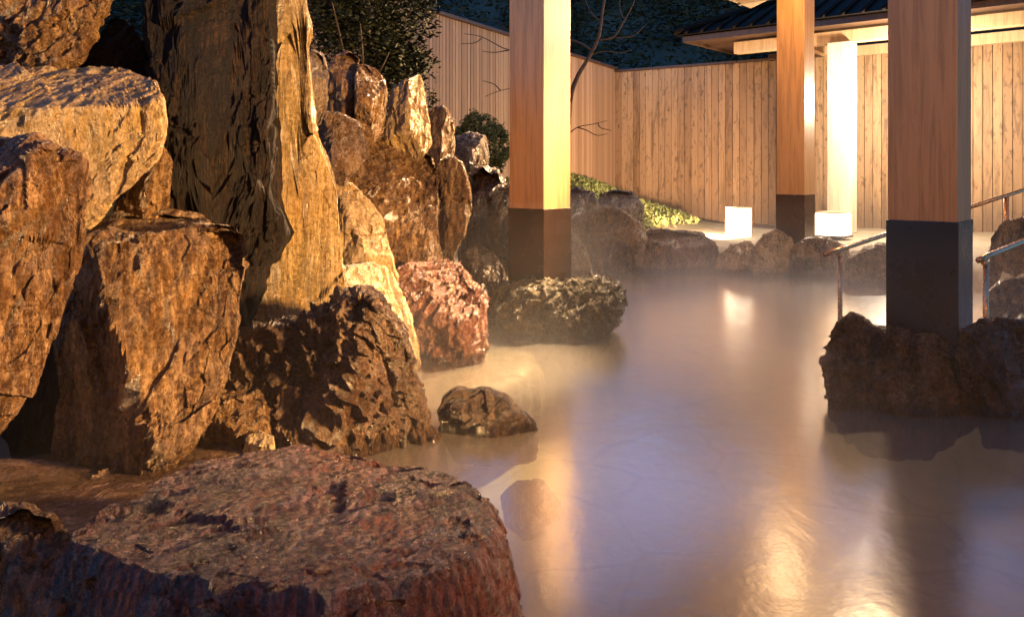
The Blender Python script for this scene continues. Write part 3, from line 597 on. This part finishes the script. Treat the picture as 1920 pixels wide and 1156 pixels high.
slab('submerged_ledge', 'flat ledge, painted pale as a band of light, just under the water in front of the reddish boulder', led[::-1], -.012, -.5, M['lit_band'], 60, belly=.04, stri=.003, strata=.0, crack=.004, rough=.003, lump=.006, seed=62)
rock('rock', 'small wet rock alone in the water near the middle', [(818, 768), (830, 744), (856, 730), (905, 732), (950, 748), (980, 775), (1006, 802), (1004, 860), (930, 870), (860, 860), (828, 810)], 3.42, .16, M['dusk'], 60, grain=20, e=.7, cuts=[(0, 1.0, 1.0)], rough=.004)
rock('submerged_rock', 'reddish stone just under the surface right of the small wet rock', [(940, 850), (965, 832), (1010, 830), (1045, 850), (1056, 890), (1000, 930), (950, 900)], 3.2, .14, M['red'], 36, rough=.006).location.z -= .17
rock('rock', 'mossy rock under the left post, left half', [(905, 590), (920, 540), (955, 528), (1000, 524), (1036, 528), (1052, 560), (1040, 640), (1000, 680), (930, 680)], 5.3, .3, M['moss'], 80, e=.62, cuts=[(0, 1.6, 1.5), (-.9, -.6, .8)], grain=30, rough=.028, lump=.05, ncut=3)
rock('rock', 'mossy rock under the left post, right half reaching into open water', [(1030, 560), (1046, 532), (1080, 525), (1125, 524), (1158, 534), (1166, 560), (1158, 600), (1130, 650), (1060, 680), (1034, 650)], 5.35, .3, M['moss'], 80, e=.62, cuts=[(.2, 1.4, 1.4)], grain=60, rough=.032, lump=.06, ncut=3, seed=77)
rock('rock', 'big dark rounded rock under the slate clad post', [(1546, 680), (1556, 620), (1574, 592), (1592, 580), (1612, 588), (1630, 602), (1660, 610), (1740, 616), (1800, 624), (1836, 645), (1850, 700), (1830, 790), (1740, 850), (1620, 850), (1560, 770)], 3.8, .24, M['ochre'], 110, e=.66, grain=168, cuts=[(0, 1.0, 1.25), (-.6, .2, .9)], ncut=1, rough=.012, layer=(.2, -.3, 1), strata=.02, lump=.05, sm=1.5)
rock('rock', 'knobbly brown rock at the right edge beside the slate clad post', [(1800, 650), (1812, 622), (1836, 602), (1866, 590), (1900, 594), (1940, 600), (1990, 640), (2000, 740), (1960, 840), (1850, 840), (1806, 740)], 3.62, .22, M['brown'], 80, e=.66, grain=130, cuts=[(.1, 1.0, 1.1)], rough=.016, lump=.06, sm=1.5)
# far shore
FS = dict(e=.5, rough=.012, stri=.01, strata=.01, crack=.015)
rock('rock', 'pale rock behind the left post on its right side', [(1040, 470), (1045, 370), (1080, 350), (1112, 362), (1126, 395), (1120, 470)], 8.9, .35, M['grey'], 45, cuts=[(0, 1.6, 1.3)], **FS)
rock('rock', 'smooth domed brown rock below the blue-topped one on the far shore', [(1100, 480), (1104, 415), (1130, 386), (1165, 392), (1202, 418), (1212, 445), (1200, 500), (1110, 500)], 8.6, .4, M['ochre'], 50, **FS)
rock('rock', 'dark blue-topped rock on the garden bank', [(1118, 400), (1124, 365), (1150, 355), (1186, 360), (1206, 385), (1204, 430), (1150, 430)], 9.2, .3, M['grey'], 45, cuts=[(0, 1.5, .9)], **FS)
rock('rock', 'rock rising behind the water just right of the left post', [(1040, 530), (1046, 440), (1075, 438), (1098, 465), (1108, 505), (1104, 540)], 7.6, .3, M['grey'], 45, **FS)
rock('rock', 'shaded rock in the bluish steam of the far left shore', [(1095, 530), (1104, 450), (1130, 442), (1168, 446), (1185, 480), (1184, 530)], 8.4, .3, M['brown'], 40, **FS)
rock('rock', 'long blue-edged block of stone along the far shore', [(1165, 530), (1168, 448), (1200, 434), (1250, 430), (1318, 436), (1346, 462), (1352, 530)], 8.75, .35, M['ochre'], 65, cuts=[(0, 2.0, 1.4)], **FS)
rock('rock', 'low rounded stone in front of the tall lantern', [(1335, 530), (1344, 480), (1372, 460), (1404, 452), (1426, 470), (1436, 530)], 8.7, .3, M['olive'], 45, **FS)
rock('rock', 'round stone at the foot of the middle post', [(1405, 530), (1412, 465), (1430, 440), (1456, 430), (1484, 445), (1500, 480), (1498, 530)], 8.5, .32, M['olive'], 50, **FS)
rock('rock', 'low stone in front of the squat lantern', [(1480, 530), (1488, 460), (1515, 444), (1556, 446), (1588, 462), (1596, 500), (1590, 540)], 8.3, .3, M['ochre'], 50, **FS)
rock('rock', 'broad brown stone behind the far handrail', [(1576, 560), (1584, 490), (1620, 466), (1680, 455), (1740, 470), (1750, 560)], 7.7, .3, M['ochre'], 50, **FS)
rock('rock', 'large hazy brown rock at the right edge behind the near handrail', [(1852, 540), (1856, 445), (1876, 415), (1930, 404), (2000, 410), (2060, 460), (2060, 560), (1960, 580)], 7.2, .4, M['ochre'], 60, **FS)
rock('rock', 'low flat brown rock at the right edge beside the steps', [(1846, 620), (1852, 548), (1880, 524), (1960, 516), (2060, 530), (2060, 640)], 5.9, .3, M['ochre'], 50, **FS)

# ------------------------------------------------------------------ plants
def crown_pts(n, c, r, hollow=.5, lumps=10, seed=1):
    rs = np.random.RandomState(seed); q = rs.normal(size=(n, 3)); q /= np.linalg.norm(q, axis=1)[:, None]
    rad = 1 + .35 * fbm(q * 2.2 + seed, 3); q = q * (rad * (hollow + (1 - hollow) * rs.rand(n)) )[:, None]
    keep = fbm(q * 3.1 + seed * 2, 3) > -.25; q = q[keep]; return np.array(c) + q * np.array(r)
def branches(bm, base, tips, r0, jit=.05):
    for tp in tips:
        tp = Vector(tp); base_ = Vector(base); mid = (base_ + tp) / 2 + Vector([random.uniform(-jit, jit) for _ in range(3)])
        add_tube(bm, spline([base_, mid, tp], 5), list(np.linspace(r0, r0 * .25, 11)), 5)
# dark evergreen shrub above the wall
sc_ = P(690, 0, 6.6); base = (sc_.x, sc_.y, 1.2)
shr = empty('evergreen_shrub', base, 'dark dense evergreen shrub crowning the rock wall', 'shrub')
pts = np.concatenate([crown_pts(26000, (0, 0, 1.35), (.55, .6, .78), .45, seed=3), crown_pts(9000, (-.35, .1, 1.5), (.45, .5, .8), .4, seed=4), crown_pts(5000, (.28, 0, .75), (.28, .35, .32), .3, seed=6)])
leaf_cloud(pts, .014, M['leaf_dark'], 'crown', shr)
bm = bmesh.new(); add_tube(bm, spline([(0, 0, -.3), (.03, 0, .4), (-.02, .05, 1.2)], 4), [.05] * 4 + [.04] * 4 + [.03], 8)
branches(bm, (-.1, -.1, .45), [(-.42, -.55, .95), (-.3, -.62, .85), (.05, -.6, 1.0), (.25, -.5, .8), (-.5, -.4, .7), (.4, -.2, 1.2), (-.15, -.65, 1.15)], .016)
bm_obj('trunk', bm, M['bark'], shr, smooth=True)
# clipped round bush
bc = P(898, 276, 8.4); bush = empty('round_bush', (bc.x, bc.y, 1.0), 'clipped round green bush in front of the fine slatted fence', 'bush')
leaf_cloud(crown_pts(26000, (0, 0, bc.z - 1.0), (.31, .31, .33), .8, seed=8), .009, M['leaf_bush'], 'crown', bush)
bm = bmesh.new(); add_tube(bm, [(0, 0, -.3), (0, 0, bc.z - 1.0)], .025, 7); bm_obj('trunk', bm, M['bark'], bush)
# little twig with round leaves
tw = P(800, 205, 5.9); twg = empty('leafy_twig', (tw.x, tw.y, tw.z), 'small dark leafy twig sprouting between the upright rocks', 'plant')
bm = bmesh.new(); tips = []
for a, b_ in ((-15, 30), (5, 34), (20, 18), (-6, 14), (14, 30)):
    q = P(800 + a, 205 - b_, 5.9) - tw; tips.append(q); add_tube(bm, [(0, 0, -.05), q * .5 + Vector((.01, 0, .0)), q], .003, 5)
bm_obj('stem', bm, M['bark'], twg)
leaf_cloud(np.concatenate([np.array(q) * k + rng.normal(size=(8, 3)) * .014 for q in tips for k in (.5, .75, 1.0)]), .011, M['leaf_dark'], 'leaves', twg)
# slender bare tree behind the left post
Yt = 8.3; tb = P(1058, 430, Yt); tree = empty('bare_tree', (tb.x, tb.y, .4), 'slender bare tree rising behind the left post', 'tree'); T0 = Vector((tb.x, tb.y, .4))
def tl(x, y, dy=0): return P(x, y, Yt + dy) - T0
bm = bmesh.new(); add_tube(bm, spline([(0, 0, -.3), tl(1062, 330), tl(1068, 200), tl(1080, 150), tl(1104, 108), tl(1122, 70), tl(1130, 20), tl(1142, -60), tl(1150, -140)], 5), list(np.linspace(.032, .008, 41)), 8); bm_obj('trunk', bm, M['bark'], tree, smooth=True)
bm = bmesh.new()
BR = [[(1110, 98), (1085, 80), (1050, 74), (1000, 88), (955, 92), (905, 70), (870, 62)], [(1120, 76), (1150, 70), (1172, 40), (1190, 6), (1200, -40)], [(1066, 250), (1085, 238), (1110, 232), (1140, 226)], [(1085, 238), (1100, 244), (1118, 252), (1140, 250)],
      [(1064, 290), (1030, 200), (980, 165), (940, 168), (908, 182)], [(955, 92), (930, 100), (905, 98)], [(1000, 88), (960, 60), (925, 35)], [(1104, 104), (1130, 98), (1160, 100), (1185, 92)], [(1126, 40), (1105, 20), (1090, -30)], [(1068, 60), (1072, 20), (1060, -30)], [(1150, 70), (1185, 66), (1210, 50)],
      [(1120, 232), (1128, 240), (1146, 244)], [(905, 70), (890, 80), (866, 84)], [(1172, 40), (1160, 15), (1164, -20)], [(940, 168), (925, 158), (905, 150)]]
for i, br in enumerate(BR):
    dy = random.uniform(-.25, .25); q = [tl(x + random.uniform(-2, 2), y + random.uniform(-2, 2), dy * j / len(br)) for j, (x, y) in enumerate(br)]; sp = spline(q, 4)
    add_tube(bm, sp, list(np.linspace(.012 if i < 2 else .007, .0025, len(sp))), 5)
bm_obj('branches', bm, M['bark'], tree, smooth=True)
# ground cover on the garden bank
n = 26000; x = rng.uniform(-.2, 3.3, n); y = rng.uniform(8.9, 14.2, n); z = gh(x[:, None], y[:, None])[:, 0]
ok = (z > .33 + .05 * rng.rand(n)) & (y < 14.3 - (x - 1.75) * .66); x, y, z = x[ok], y[ok], z[ok]
tag(leaf_cloud(np.stack([x, y, z + rng.rand(len(x)) * .07], -1), .02, M['leaf_cover'], 'ground_cover', aspect=1.8, up=1.0), 'low yellow green ground cover on the garden bank', 'ground cover', kind='stuff')
# fallen leaves / litter tuft on the ledge
lf = P(462, 612, 3.75); q = rng.normal(size=(160, 3)) * np.array([.05, .05, .006]) + np.array(lf)
tag(leaf_cloud(q, .012, M['leaf_cover'], 'leaf_litter', aspect=1.6), 'dry leaf litter on the ledge below the yellow slab', 'leaves', kind='stuff')

# ------------------------------------------------------------------ steam lying over the hot water
b = NB('steam'); b.t.nodes.remove(b.b); pv = b.n('ShaderNodeVolumePrincipled'); b.l(pv.outputs[0], b.out.inputs['Volume'])
pv.inputs['Color'].default_value = (.9, .88, .88, 1); pv.inputs['Anisotropy'].default_value = .25
ge = b.n('ShaderNodeNewGeometry'); mp = b.n('ShaderNodeMapping'); b.l(ge.outputs['Position'], mp.inputs[0]); mp.inputs['Scale'].default_value = (1, .6, 1.6)
n1 = b.noise(mp.outputs[0], 1.1, 3, .55, .6); sx = b.n('ShaderNodeSeparateXYZ'); b.l(ge.outputs['Position'], sx.inputs[0])
fall = b.math('POWER', 2.718, b.math('MULTIPLY', sx.outputs[2], -4.0))
yy = b.ramp(b.math('MULTIPLY', sx.outputs[1], .1), [(.30, .12), (.55, .6), (.85, 1.0)])
b.l(b.math('MULTIPLY', b.math('MULTIPLY', b.ramp(n1, [(.38, .15), (.62, 1.0)]), fall), b.math('MULTIPLY', yy, .34)), pv.inputs['Density'])
bm = bmesh.new(); add_box(bm, (1.6, 5.3, .46), (6.4, 8.0, .9)); st = bm_obj('steam', bm, b.m); tag(st, 'pale steam drifting over the hot pool water', 'steam', kind='stuff')
cy.volume_step_rate = 1.0; cy.volume_max_steps = 64
